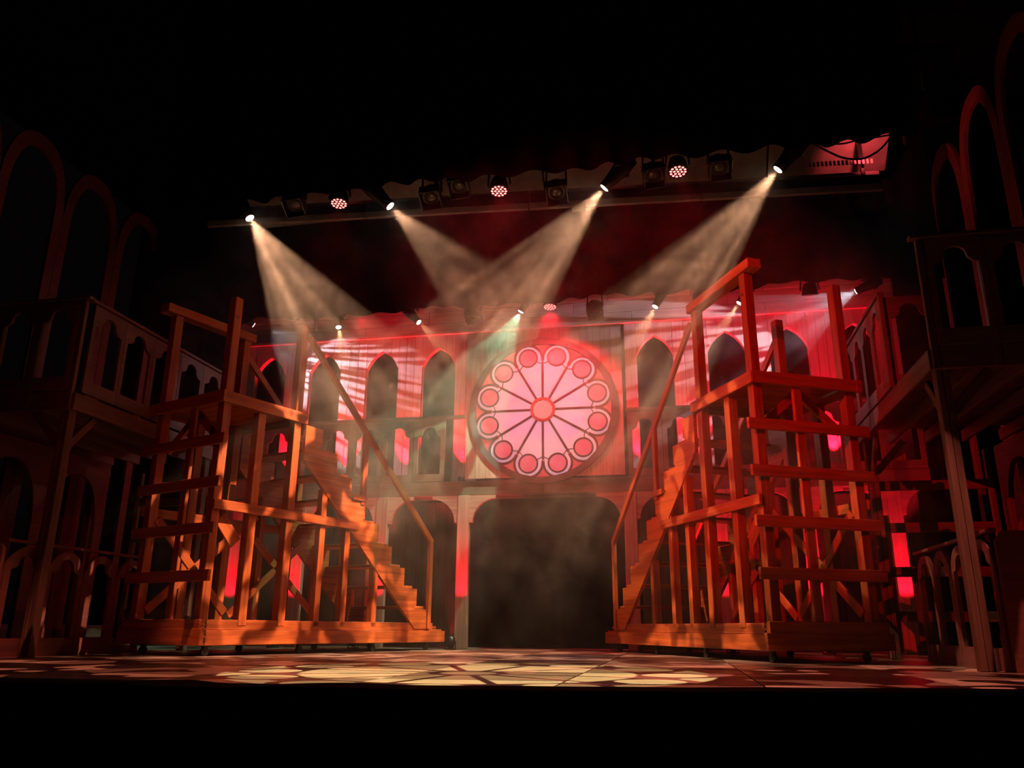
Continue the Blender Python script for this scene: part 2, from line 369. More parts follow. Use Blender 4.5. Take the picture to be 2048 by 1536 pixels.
# rear flats under the gallery: dark planks between the posts
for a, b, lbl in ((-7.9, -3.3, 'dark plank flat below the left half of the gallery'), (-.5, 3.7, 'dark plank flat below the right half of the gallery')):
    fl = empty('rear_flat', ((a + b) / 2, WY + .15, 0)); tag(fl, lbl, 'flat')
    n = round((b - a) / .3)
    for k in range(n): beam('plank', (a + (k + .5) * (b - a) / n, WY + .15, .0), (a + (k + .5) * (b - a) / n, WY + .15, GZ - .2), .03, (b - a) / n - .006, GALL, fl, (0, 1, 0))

# ------------------------------------------------------------------ rose window
RX, RZ, RO = -1.92, 3.63, 1.19
RI = RO * .915; RY = GY - .06
rose = empty('rose_window', (RX, RY, GZ)); tag(rose, 'large round pink rose window with twelve petals in a red plank panel', 'window')
PX0, PX1, PZ0, PZ1 = -3.17, -.65, GZ + .02, 5.0
nb = 15
for k in range(nb):
    a = PX0 + (PX1 - PX0) * k / nb + .002; b = PX0 + (PX1 - PX0) * (k + 1) / nb - .002; mid = (a + b) / 2
    def zc(x): d = abs(x - RX); return math.sqrt(max(0, (RO - .03) ** 2 - d * d))
    xsamp = [a + (b - a) * t / 5 for t in range(6)]; j = random.uniform(-.003, .003)
    if max(zc(x) for x in xsamp) < .02:
        beam('panel_board', (mid, RY + j, PZ0), (mid, RY + j, PZ1), .03, b - a, SETRED, rose, (0, 1, 0)); continue
    up = [(RZ + zc(x) - RZ, -(x - mid)) for x in xsamp]; plate('panel_board', [[(PZ1 - RZ, -(b - mid)), (PZ1 - RZ, -(a - mid))] + up], .03, SETRED, rose, (mid, RY + j, RZ), (0, 0, 1), (-1, 0, 0))
    dn = [(max(-zc(x), PZ0 - RZ + .002), -(x - mid)) for x in reversed(xsamp)]
    if min(q[0] for q in dn) > PZ0 - RZ + .01 or max(q[0] for q in dn) > PZ0 - RZ + .02:
        plate('panel_board', [[(PZ0 - RZ, -(a - mid)), (PZ0 - RZ, -(b - mid))] + dn], .03, SETRED, rose, (mid, RY + j, RZ), (0, 0, 1), (-1, 0, 0))
def circ(r, n=48, cx=0, cy_=0): return [(cx + r * math.cos(2 * PI * i / n), cy_ + r * math.sin(2 * PI * i / n)) for i in range(n)]
def rplate(name, loops, th, mat, dy, ang=0, key=None, parent=None):
    xd = V((math.cos(ang), 0, math.sin(ang))); yd = V((-math.sin(ang), 0, math.cos(ang)))
    return plate(name, loops, th, mat, parent or rose, (RX, RY + dy, RZ), xd, yd, key)
tag(rplate('outer_ring', [circ(RO, 96), circ(RI, 96)], .05, RINGM, -.03), 'dark round frame')
hs = PI / 12
for k in range(12):
    ang = hs + k * PI / 6
    n = 8
    arc = lambda r, a0, a1, m_: [(r * math.cos(a0 + (a1 - a0) * i / m_), r * math.sin(a0 + (a1 - a0) * i / m_)) for i in range(m_ + 1)]
    rplate('spandrel_pane', [arc(RI * 1.03, -hs, hs, 8) + [(RI * .72 * math.cos(hs), RI * .72 * math.sin(hs))] + [(RI * .82 + RI * .188 * math.cos(t), RI * .188 * math.sin(t)) for t in [(108 - 216 * i / 16) * PI / 180 for i in range(17)]] + [(RI * .72 * math.cos(hs), -RI * .72 * math.sin(hs))]], 0, SPANDREL, .022, ang, 'spn')
    head = [(RI * .82 + RI * .19 * math.cos(t), RI * .19 * math.sin(t)) for t in [(-110 + 220 * i / 14) * PI / 180 for i in range(15)]]
    e = hs * .985
    pet = arc(RI * .165, e, -e, 4) + [(RI * .70 * math.cos(e), -RI * .70 * math.sin(e))] + head + [(RI * .70 * math.cos(e), RI * .70 * math.sin(e))]
    rplate('petal_pane', [pet, circ(RI * .128, 28, RI * .825)], 0, PETAL, .012, ang, 'pet')
    headw = [(RI * .82 + RI * .222 * math.cos(t), RI * .222 * math.sin(t)) for t in [(-112 + 224 * i / 14) * PI / 180 for i in range(15)]]
    headn = [(RI * .82 + RI * .190 * math.cos(t), RI * .190 * math.sin(t)) for t in [(112 - 224 * i / 14) * PI / 180 for i in range(15)]]
    rplate('petal_rim', [headw + headn], .014, LEADM, .002, ang, 'prim')
    ro = rplate('roundel_pane', [circ(RI * .124, 28, RI * .825)], 0, ROUNDEL, -.002, ang, 'rnd')
    rplate('roundel_rim', [circ(RI * .146, 28, RI * .825), circ(RI * .122, 28, RI * .825)], .016, LEADM, -.006, ang, 'rrim', ro)
    a2 = k * PI / 6; d = V((math.cos(a2), 0, math.sin(a2))); c0 = V((RX, RY - .0, RZ))
    beam('spoke', c0 + d * RI * .17, c0 + d * RI * .74, .016, .036, LEADM, rose, (0, 1, 0), .002)
    p = d * RI * .70
    for s_ in (-1, 1):
        a3 = a2 + s_ * hs; q = V((math.cos(a3), 0, math.sin(a3))) * RI * .825; dr = (p - q).normalized()
        beam('lead_strut', c0 + p, c0 + q + dr * RI * .145, .012, .014, LEADM, rose, (0, 1, 0), .001)
rplate('hub_pane', [circ(RI * .165, 36)], 0, HUBC, .006)
sc_in = [((RI * .15 - RI * .012 * abs(math.cos(7 * t))) * math.cos(t), (RI * .15 - RI * .012 * abs(math.cos(7 * t))) * math.sin(t)) for t in [2 * PI * i / 112 for i in range(112)]]
rplate('hub_ring', [circ(RI * .185, 48), sc_in], .02, plain('hub_ring_paint', (.32, .13, .10), .6), -.006)
spot((RX + .1, 14.0, 4.5), (RX + .05, RY, 4.0), 150, (1, .72, .70), 105, .6, rad=.12, name='rose_back_lamp')
spot((RX, 13.9, 2.9), (RX, RY, 3.4), 60, (.9, .75, 1), 110, .6, rad=.12, name='rose_back_lamp')

# ------------------------------------------------------------------ stair towers
def tower(loc, u, v, W, Ld, Lt, zd, zt, ztop, rail_near, label, caster_label):
    A = V((loc[0], loc[1], 0)); u = V((*u, 0)); v = V((*v, 0))
    root = empty('stair_tower', A); tag(root, label, 'stair tower', 'wheeled timber stair towers')
    P = lambda s_, t, z_: A + u * s_ + v * t + V((0, 0, z_))
    def bs(name, a, b, wd, ht, side=None, par=None): return beam(name, P(*a), P(*b), wd, ht, TOWER, par or root, side)
    p = .105
    # base: lower and upper kerb boards on all sides, platform boards
    b0 = .105
    for t in (0, W):
        bs('base_board', (0, t, b0 + .075), (Lt, t, b0 + .075), .04, .15, v)
        bs('base_board', (.02, t + (.03 if t == 0 else -.03), b0 + .205), (Lt - .25, t + (.03 if t == 0 else -.03), b0 + .205), .04, .10, v)
    for s_ in (0, Lt):
        bs('base_board', (s_, .022, b0 + .075), (s_, W - .022, b0 + .075), .04, .148, u)
    bs('base_board', (-.03, -.06, zt - .05), (-.03, W + .06, zt - .05), .035, .14, u)
    bs('base_board', (-.03, -.10, b0 + .085), (-.03, W + .10, b0 + .085), .05, .16, u)
    for k in range(7): bs('platform_board', (.04, .09 + k * (W - .18) / 6, b0 + .16), (Lt - .04, .09 + k * (W - .18) / 6, b0 + .16), (W - .18) / 6 - .006, .02, v)
    for t in (.08, W - .08):
        for s_ in (.16, 1.45, 2.7, Lt - .3):
            c = empty('caster', P(s_, t, 0)); c.parent = root; c.matrix_basis = WM[root.name].inverted() @ WM[c.name]
            cyl('wheel', P(s_ - .0, t - .018, .042), P(s_, t + .018, .042), .042, RUBBER, c)
            beam('fork', P(s_, t, .04), P(s_, t, b0), .05, .05, BLACKM, c, v)
    dk = .13
    posts_near = [(.05, ztop), (.54, zd - dk), (Ld - .09, ztop)]
    hi_b, hi_d = (ztop, ztop)
    for s_, zz in posts_near: bs('post', (s_, .055, zt - .04), (s_, .055, zz), p, p, v)
    for s_, zz in ((.05, hi_b), (.54, zd - dk), (Ld - .09, hi_d)): bs('post', (s_, W - .055, zt - .04), (s_, W - .055, zz), p, p, v)
    # deck
    for k in range(8): bs('deck_board', (-.02 + (Ld + .04) * (k + .5) / 8, .02, zd - .02), (-.02 + (Ld + .04) * (k + .5) / 8, W - .02, zd - .02), (Ld + .04) / 8 - .006, .03, u)
    for t in (-.02, W + .02): bs('deck_fascia', (-.06, t, zd - dk / 2), (Ld + .03, t, zd - dk / 2), .035, dk, v)
    for s_ in (-.04, Ld + .02): bs('deck_fascia', (s_, -.0 if s_ > 0 else -.05, zd - dk / 2), (s_, W if s_ > 0 else W + .08, zd - dk / 2), .035, dk, u)
    # top rail on one long side only
    tr = .055 if rail_near else W - .055
    bs('top_rail', (-.14, tr, ztop + .055), (Ld + .02, tr, ztop + .055), .16, .11, v)
    # ladder slats on the end face
    for z_ in (2.25, 1.78, 1.29, .80): bs('ladder_slat', (-.03, -.11, z_ * zd / 2.8), (-.03, W + .11, z_ * zd / 2.8), .04, .115, u)
    bs('post', (-.0, W * .42, zt - .02), (-.0, W * .42, zd - dk), .04, .10, u)
    # mid rail on both long sides
    bs('mid_rail', (-.02, -.025, 1.53), (2.2, -.025, 1.53), .04, .105, v)
    bs('mid_rail', (-.02, W + .025, 1.53), (2.2, W + .025, 1.53), .04, .105, v)
    # stairs: 9 risers down to the base
    n = 9; s0 = Ld + .04; s1 = Lt - .36; run = (s1 - s0) / n; zb_ = zt - .06; rise = (zd - .13 - zb_ - .0) / n
    def lp():
        top = []
        for k in range(n):
            zz = zd - .13 - k * rise
            top += [(s0 + k * run, zz), (s0 + (k + 1) * run, zz)]
            top += [(s0 + (k + 1) * run, zz - rise * .86), (s0 + (k + 1) * run - .035, zz - rise * .86), (s0 + (k + 1) * run - .035, zz - rise)]
        return top + [(s1 - .30, zb_), (s0, zd - .13 - rise * 1.62)]
    L_ = lp(); cx_, cz_ = (s0 + s1) / 2, zd / 2
    flip = u.cross(V((0, 0, 1))).dot(v)
    for t in (.02, W - .02):
        plate('stringer', [[(a - cx_, b - cz_) for a, b in L_]], .045, TOWER, root, P(cx_, t, cz_), u, (0, 0, 1))
    for k in range(n):
        zz = zd - .13 - (k + 1) * rise + .02
        bs('tread', (s0 + (k + 1) * run + .12 - .03, .045, zz), (s0 + (k + 1) * run + .12 - .03, W - .045, zz), run + .02, .035, u)
    bs('tread_end', (s0 + 3.05 * run, -.03, zd - .13 - 3 * rise + .03), (s0 + 3.95 * run, -.03, zd - .13 - 3 * rise + .03), .02, .07, v)
    # studs under the stairs on both sides
    for s_ in (1.62, 2.06, 2.62):
        zz = zd - .13 - rise * 1.62 - (s_ - s0) * ((zd - .13 - rise * 1.62 - zb_) / (s1 - .30 - s0))
        for t in (.055, W - .055): bs('stud', (s_, t, zt - .04), (s_, t, zz + .05), .09, .09, v)
    # hand rails
    hz0, hz1 = ztop - .14, 1.46; hs0, hs1 = Ld - .03, s1 + .02
    for t in (.0, W): 
        bs('hand_rail', (hs0, t, hz0), (hs1, t, hz1), .045, .085, v)
        sm = Ld + .43 * (s1 - Ld); zm = hz0 + (sm - hs0) / (hs1 - hs0) * (hz1 - hz0)
        km = int((sm - s0) / run)
        bs('rail_post', (sm, t, zd - .13 - km * rise - .05), (sm, t, zm), .05, .085, v)
        bs('rail_post', (hs1 - .03, t, zt - .06), (hs1 - .03, t, hz1 + .01), .05, .075, v)
    # cross braces on the far side and the deck end
    bs('brace', (.1, W - .11, .45), (1.5, W - .11, 1.65), .03, .10, v); bs('brace', (1.15, W - .11, .45), (.1, W - .11, 1.45), .03, .10, v)
    bs('brace', (1.2, W - .11, .42), (2.3, W - .11, 1.35), .03, .09, v); bs('brace', (2.6, W - .11, .45), (1.5, W - .11, 1.35), .03, .09, v)
    bs('brace', (.12, .12, zd - .55), (.12, .6, zd - .15), .04, .09, u); bs('brace', (.12, W - .12, zd - .55), (.12, W - .6, zd - .15), .04, .09, u)
    bs('brace', (.18, .10, 1.42), (.42, .10, 1.16), .02, .16, v)
    # chain and hasp at the near corner
    ch = link('chain', None, None, root, M4.Translation(P(.03, -.07, .2)))
    for k in range(7):
        bm = bmesh.new(); seg = 12
        for i in range(seg):
            pass
        bm.free()
        q = P(.035 + .006 * (k % 2), -.055, .34 - k * .036); d = V((0, 0, 1))
        ang = k * PI / 2
        side = u * math.cos(ang) + v * math.sin(ang)
        ring = [q + side * .011 * math.cos(a) + d * .024 * math.sin(a) for a in [2 * PI * i / 10 for i in range(10)]]
        nrm = side.cross(d); bm = bmesh.new(); R_ = []
        for i, c in enumerate(ring):
            o_ = (c - q).normalized(); R_.append([bm.verts.new(c - q + o_ * .0045 * math.cos(b) + nrm * .0045 * math.sin(b)) for b in (0, PI / 2, PI, 3 * PI / 2)])
        for i in range(10):
            for j in range(4): bm.faces.new((R_[i][j], R_[(i + 1) % 10][j], R_[(i + 1) % 10][(j + 1) % 4], R_[i][(j + 1) % 4]))
        me = fin(bm, 'chain_link'); me.materials.append(BLACKM); link('chain_link', me, None, ch, M4.Translation(q))
    cyl('bolt', P(.05, -.006, ztop - .24), P(.05, .003, ztop - .24), .016, STEEL, root, seg=10)
    return root
tower((-4.739, 7.705), (math.cos(1.2), math.sin(1.2)), (-math.sin(1.2), math.cos(1.2)), 1.19, 1.17, 4.10, 2.775, .34, 3.90, False,
      'wheeled orange pine stair tower with its steps running down to the right', None)
tower((.886, 8.221), (-math.cos(-1.107), -math.sin(-1.107)), (-math.sin(-1.107), math.cos(-1.107)), 1.21, 1.24, 4.18, 2.85, .355, 3.97, True,
      'wheeled red lit stair tower with its steps running down to the left', None)

# ------------------------------------------------------------------ side balconies
def balcony(side, X, y0, y1, depth, label, gap=None):
    """side: -1 left of stage, +1 right. X is the inner edge, y0 the front"""
    root = empty('side_balcony', (X, y0, 0)); tag(root, label, 'balcony', 'timber side balconies')
    out = X + side * depth; ZB, ZD, ZR = 2.41, 2.62, 3.63
    B = lambda name, a, b, wd, ht, s_=None: beam(name, a, b, wd, ht, AGED, root, s_)
    xin = X
    # fascia: inner side in lengths, front
    ys = [y0]
    while ys[-1] < y1 - .01: ys.append(min(ys[-1] + 1.02, y1))
    for a, b in zip(ys, ys[1:]): B('fascia_board', (xin, a + .004, (ZB + ZD) / 2 - .012), (xin, b - .004, (ZB + ZD) / 2 - .012), .035, ZD - ZB - .03, (1, 0, 0))
    B('fascia_board', (xin + side * .02, y0, (ZB + ZD) / 2), (out, y0, (ZB + ZD) / 2), .035, ZD - ZB, (0, 1, 0))
    n = 10
    for k in range(n): B('deck_board', (xin + side * .03, y0 + .03 + (y1 - y0 - .06) * (k + .5) / n, ZD - .03), (out, y0 + .03 + (y1 - y0 - .06) * (k + .5) / n, ZD - .03), (y1 - y0 - .06) / n - .006, .03, (0, 1, 0))
    for k in range(4): B('joist', (xin + side * (.35 + .4 * k), y0 + .03, ZB + .06), (xin + side * (.35 + .4 * k), y1, ZB + .06), .04, .13, (1, 0, 0))
    # posts to the floor with knee braces
    for yy in (y0 + .07, y1 - .12):
        px_ = xin + side * .08
        for dx in (-.028, .028): B('post', (px_ + dx, yy, .0), (px_ + dx, yy, ZB + .02), .052, .105, (1, 0, 0))
        B('knee_brace', (px_, yy + (.05 if yy < y0 + 1 else -.05), ZB - .36), (px_, yy + (.38 if yy < y0 + 1 else -.38), ZB - .0), .04, .08, (1, 0, 0))
        B('knee_brace', (px_ + side * .05, yy, ZB - .36), (px_ + side * .38, yy, ZB - .0), .04, .08, (0, 1, 0))
        B('post', (out - side * .06, yy, .0), (out - side * .06, yy, ZB), .1, .1, (1, 0, 0))
    # balustrade panels along the inner side and the front
    kh = lambda pw: [rect(pw / 2 - .003, 0, ZR - ZD - .03), keyhole(pw / 2 - .055, .14, .90, .5, .80)]
    pa, pb = (y0 + .09, y1) if not gap else (gap, y1 + .15)
    m_ = round((pb - pa) / .5); pw = (pb - pa) / m_
    for k in range(m_): plate('balustrade_panel', kh(pw), .03, AGED, root, (xin, pa + pw * (k + .5), ZD), (0, 1, 0), (0, 0, 1), 'bal%.3f' % pw)
    B('cap_rail', (xin, pa - .06, ZR), (xin, pb + .02, ZR), .07, .035, (1, 0, 0))
    pwf = .48
    for k in range(3): plate('balustrade_panel', kh(pwf), .03, AGED, root, (xin + side * (.07 + pwf * (k + .5)), y0 - .02, ZD), (1, 0, 0), (0, 0, 1), 'balf')
    for k in range(4): B('baluster_post', (xin + side * (.04 + pwf * k), y0, ZB), (xin + side * (.04 + pwf * k), y0, ZR - .02), .05, .06, (0, 1, 0))
    B('cap_rail', (xin - side * .04, y0 - .01, ZR + .005), (out, y0 - .01, ZR + .005), .08, .035, (0, 1, 0))
    if gap: B('baluster_post', (xin, gap - .03, ZD), (xin, gap - .03, ZR), .05, .05, (1, 0, 0)); plate('balustrade_panel', kh(.48), .03, AGED, root, (xin + side * .27, gap, ZD), (1, 0, 0), (0, 0, 1), 'balf')
    return root
balcony(-1, -5.98, 6.92, 9.65, 1.75, 'weathered timber balcony on posts at the left side of the stage')
balcony(1, 2.23, 7.02, 9.95, 1.75, 'weathered timber balcony on posts at the right side of the stage', 8.3)

# ladder bars between the rear posts of the right balcony
lad = empty('wall_ladder', (2.75, 9.9, 0)); tag(lad, 'dark wooden ladder below the right balcony', 'ladder')
for z_ in (.45, .93, 1.42, 1.9): beam('rung', (2.36, 9.9, z_), (3.55, 9.9, z_), .04, .11, AGED, lad, (0, 1, 0))
beam('side_rail', (3.57, 9.9, 0), (3.57, 9.9, 2.3), .06, .06, AGED, lad, (0, 1, 0))
lad = empty('wall_ladder', (-6.5, 9.75, 0)); tag(lad, 'dark wooden ladder below the left balcony', 'ladder')
for z_ in (.45, .93, 1.42, 1.9): beam('rung', (-7.1, 9.75, z_), (-6.0, 9.75, z_), .04, .11, AGED, lad, (0, 1, 0))
beam('side_rail', (-7.12, 9.75, 0), (-7.12, 9.75, 2.3), .06, .06, AGED, lad, (0, 1, 0))

# low arcades under the balconies
def arcade(side, X, y0, n, pitch, label):
    root = empty('low_arcade', (X, y0 + n * pitch / 2, 0)); tag(root, label, 'arcade', 'low arcades under the balconies')
    a = pitch / 2; b = a - .075
    for k in range(n):
        yc = y0 + pitch * (k + .5)
        inn = [(x, z_) for x, z_ in keyhole(b, .17, .94, .55, .82)]
        m_ = 10; out = [(a + .02, 0), (a - .004, .10), (a - .004, .74)] + [(a * math.cos(t * PI / 2 / m_) * .98, .74 + .28 * math.sin(t * PI / 2 / m_)) for t in range(1, m_)]
        out = out + [(-x, z_) for x, z_ in reversed(out)]
        plate('arch_panel', [out, inn], .035, FLAT, root, (X, yc, 0), (0, 1, 0), (0, 0, 1), 'arc%.2f' % pitch)
    beam('top_rail', (X, y0 - .02, 1.06), (X, y0 + n * pitch + .02, 1.06), .06, .03, FLAT, root, (1, 0, 0))
    c = .23; pan = [(-c, 0), (c, 0), (c, .98), (c - .06, 1.05), (-c + .06, 1.05), (-c, .98)]
    plate('end_panel', [pan], .04, FLAT, root, (X + side * c, y0 - .03, 0), (1, 0, 0), (0, 0, 1))
arcade(-1, -6.15, 6.62, 4, .53, 'low arcade of red lit arches beneath the left balcony')
arcade(1, 2.47, 7.0, 4, .53, 'low arcade of red lit arches beneath the right balcony')

# tall pointed arch frames standing along the outer sides on the balconies
def pointed(hw, z0, zs, za, n=12):
    R = [(hw, z0), (hw, zs)] + [(hw * (1 - (t / n) ** 1.0) if False else hw * math.cos(t / n * PI / 2) ** .8, zs + (za - zs) * math.sin(t / n * PI / 2) ** .95) for t in range(1, n)] + [(0, za)]
    return R + [(-x, z_) for x, z_ in reversed(R[:-1])]
def tall_arch(X, yc, pitch, k, label):
    hw = pitch / 2 - .004; Z = lambda z_: CAMH + (z_ - CAMH) * k
    outl = pointed(hw, 0, Z(4.92), Z(5.77)); inn = pointed(hw - .125 * k, .3, Z(4.88), Z(5.60))
    root = empty('tall_arch', (X, yc, 0)); tag(root, label, 'arch', 'tall pointed arches beside the balconies')
    plate('arch_face', [outl, inn], .05, FLAT, root, (X, yc, 0), (0, 1, 0), (0, 0, 1), 'af%.2f' % pitch)
    beam('sill_board', (X, yc - hw + .02, .2), (X, yc + hw - .02, .2), .09, .12, FLAT, root, (1, 0, 0))
KL, KR = 1.122, 1.224
ordn = ['nearest', 'second', 'third', 'farthest']
for k in range(4): tall_arch(-7.0 * KL, (5.97 + .965 * k) * KL, .965 * KL, KL, '%s of the tall pointed arches beyond the left balcony' % ordn[k])
for k in range(3): tall_arch(3.35 * KR, (7.03 + 1.05 * k) * KR, 1.05 * KR, KR, '%s of the tall pointed arches beyond the right balcony' % ['nearest', 'middle', 'farthest'][k])

# arched screens at the back of the balconies' ground level
for side, X, y0, lbl in ((-1, -7.45, 6.2, 'dark screen with pointed openings behind the left balcony posts'), (1, 3.8, 6.9, 'dark screen with pointed openings behind the right balcony posts')):
    loops = [[(0, 0), (3.3, 0), (3.3, 2.38), (0, 2.38)]]
    for k in range(3): loops.append([(x + .57 + 1.08 * k, z_) for x, z_ in pointed(.42, .02, 1.35, 2.15)])
    s_ = plate('arch_screen', loops, .06, FLAT, None, (X, y0, 0), (0, 1, 0), (0, 0, 1)); tag(s_, lbl, 'screen')

# ------------------------------------------------------------------ stage lights
E1Y, E1P = 8.0, 5.72; E2Y, E2P = 11.2, 5.42
def moving_head(lens, target, pipe_z, lensmat, label, grp, power, col, deg, gobo=None, fl=0., size=1., rot=0, rad=.03):
    L = .30 * size; ybar = E1Y if pipe_z == E1P else E2Y; q = hit(*lens, 1, ybar)
    for _ in range(4):
        d = (V(target) - q).normalized(); q = hit(*lens, 1, ybar + d.y * L)
    lens = q; piv = lens - d * L; piv.y = ybar; root = empty('moving_head_light', (piv.x, piv.y, pipe_z)); tag(root, label, 'stage light', grp)
    r = .085 * size
    base_z = pipe_z - .14
    beam('clamp', (piv.x, piv.y, pipe_z + .03), (piv.x, piv.y, base_z + .05), .05, .05, BLACKM, root)
    b = beam('base', (piv.x - .15 * size, piv.y, base_z), (piv.x + .15 * size, piv.y, base_z), .20 * size, .12, BLACKM, root)
    ax = V((d.y, -d.x, 0)); ax = ax.normalized() if ax.length > .05 else V((1, 0, 0))
    top = V((piv.x, piv.y, base_z - .07))
    beam('yoke_bar', top - ax * .14 * size, top + ax * .14 * size, .07 * size, .05, BLACKM, root)
    for s_ in (-1, 1):
        beam('yoke_arm', top + ax * s_ * .135 * size, V((piv.x, piv.y, piv.z - .05)) + ax * s_ * .135 * size, .03 * size, .085 * size, BLACKM, root, ax)
    h = lathe('head', [(.04 * size, -.17 * size), (r * 1.12, -.15 * size), (r * 1.2, -.02), (r * 1.05, .08 * size), (r * .82, .20 * size), (r * .80, L - .012), (r * .66, L - .006)], piv, d, BLACKM, root)
    lathe('lens', [(r * .62, 0), (r * .55, .008), (r * .2, .012)], lens - d * .008, d, lensmat, h)
    if power: spot(lens + d * .02, target, power, col, deg, .12, gobo, rad, fl, root, 'beam_lamp', rot)
    return root
def at1(px, py): return hit(px, py, 1, E1Y)
bar = BAR1 = empty('light_bar', (-1.6, E1Y, E1P)); tag(bar, 'black pipe bar carrying the nearer row of stage lights', 'light bar')
cyl('pipe', (-6.2, E1Y, E1P + .06), (3.2, E1Y, E1P + .06), .026, BLACKM, bar)
cyl('pipe', (-6.2, E1Y + .1, E1P + .36), (3.2, E1Y + .1, E1P + .36), .026, BLACKM, bar)
for k in range(9): cyl('drop_arm', (-5.9 + k * 1.1, E1Y + .05, E1P + .05), (-5.9 + k * 1.1, E1Y + .05, 8), .015, BLACKM, bar, seg=8)
g1 = 'moving heads on the nearer light bar'
moving_head((500, 437), (-1.6, 8.7, 0), E1P, LENS_W, 'lit moving head at the left end of the nearer light bar', g1, 3200, PEACH, 37, gobo_shards(5.2, .50, .525, 1.5), .08)
moving_head((781, 413), (1.35, 9.2, .4), E1P, LENS_W, 'lit moving head second from left on the nearer bar, beam towards the right', g1, 1300, PEACH, 34, gobo_shards(4.6, .51, .525, 5.5), .03)
moving_head((1208, 377), (-4.6, 8.9, .9), E1P, LENS_W, 'lit moving head right of centre on the nearer bar, beam towards the left', g1, 4200, PEACH, 34, gobo_shards(5.0, .525, .54, 9.1), .03)
moving_head((1555, 340), (-3.2, 9.3, .2), E1P, LENS_W, 'lit moving head at the right end of the nearer light bar', g1, 2900, PEACH, 33, gobo_shards(5.2, .505, .525, 2.7), .06)

def led_par(pos, d, pipe_z, label, grp, power=0, deg=60, col=RED, target=None, on=True):
    pos = V(pos); d = V(d).normalized(); root = empty('led_par_light', (pos.x, pos.y, pipe_z)); tag(root, label, 'stage light', grp)
    back = pos - d * .14
    lathe('body', [(.03, -.04), (.085, -.02), (.105, .05), (.11, .13), (.112, .14)], back, d, BLACKM, root)
    ax = V((1, 0, 0)) - d * d.x; ax.normalize()
    for s_ in (-1, 1): beam('yoke_arm', back + d * .07 + ax * s_ * .13, V((pos.x, pos.y, pipe_z - .02)) + ax * s_ * .09, .02, .035, BLACKM, root, ax)
    beam('clamp', (pos.x - .09, pos.y, pipe_z - .01), (pos.x + .09, pos.y, pipe_z - .01), .05, .05, BLACKM, root)
    bm = bmesh.new(); pts = [(0, 0)] + [(.042 * math.cos(i * PI / 3), .042 * math.sin(i * PI / 3)) for i in range(6)] + [(.08 * math.cos(i * PI / 6), .08 * math.sin(i * PI / 6)) for i in range(12)]
    for x, y in pts: bmesh.ops.create_circle(bm, cap_ends=True, segments=8, radius=.015, matrix=M4.Translation((x, y, 0)))
    me = fin(bm, 'led_dots'); me.materials.append(LED_R if on else LENS_OFF)
    q = d.to_track_quat('Z', 'Y'); o = link('led_array', me, None, root, M4.Translation(pos + d * .004) @ q.to_matrix().to_4x4()); tag(o, 'cluster of red diodes' if on else None, None, None, 'stuff')
    lathe('face', [(.112, -.004), (.112, .0)], pos, d, BLACKM, root)
    if power: spot(pos + d * .03, target or (pos + d), power, col, deg, .5, None, .06, 0, root, 'wash_lamp')
    return root
g2 = 'red diode pars on the nearer light bar'
def parrow(px, py, lbl, power, tgt, deg=70):
    p_ = at1(px, py); led_par(p_, (.03, -.16, -1), E1P, lbl, g2, power, deg, RED, tgt)
parrow(678, 407, 'red diode par on the nearer bar between its first and second moving heads', 6, (-4.2, 8.6, 1.5))
parrow(998, 382, 'red diode par in the middle of the nearer light bar', 6, (-1.8, 7.5, 0), 95)
parrow(1356, 343, 'red diode par on the nearer bar between its two right moving heads', 6, (1.0, 9.0, 2.2))

def fresnel(pos, d, pipe_z, label, grp, doors=True, lensmat=None):
    pos = V(pos); d = V(d).normalized(); root = empty('fresnel_light', (pos.x, pos.y, pipe_z)); tag(root, label, 'stage light', grp)
    lathe('body', [(.07, -.16), (.1, -.14), (.105, -.01), (.10, 0)], pos, d, BLACKM, root)
    lathe('lens', [(.08, 0), (.07, .012), (.02, .02)], pos - d * .002, d, lensmat or LENS_OFF, root)
    ax = V((1, 0, 0)) - d * d.x; ax.normalize(); up = ax.cross(d)
    for s_ in (-1, 1):
        beam('yoke_arm', pos - d * .09 + ax * s_ * .12, V((pos.x, pos.y, pipe_z - .02)) + ax * s_ * .09, .02, .04, BLACKM, root, ax)
        if doors:
            a = pos + ax * s_ * .115 + d * .01; beam('barn_door', a - up * .1, a + up * .1, .012, .16, BLACKM, root, ax)
            a = pos + up * s_ * .115 + d * .01; beam('barn_door', a - ax * .12, a + ax * .12, .012, .16, BLACKM, root, up)
    beam('clamp', (pos.x - .09, pos.y, pipe_z - .01), (pos.x + .09, pos.y, pipe_z - .01), .05, .05, BLACKM, root)
g3 = 'unlit lanterns on the nearer light bar'
for px, py, lbl in ((590, 410, 'unlit black lantern near the left end of the nearer bar'), (862, 395, 'unlit black lantern left of centre on the nearer bar'), (918, 372, 'unlit lantern with a glossy lens left of the middle red par'),
                    (1113, 385, 'unlit lantern right of the middle red par on the nearer bar'), (1308, 350, 'unlit lantern left of the right red par on the nearer bar'), (1440, 335, 'unlit lantern between the right red par and the last moving head')):
    fresnel(at1(px, py), (.1, -.5, -.8), E1P, lbl, g3, True)
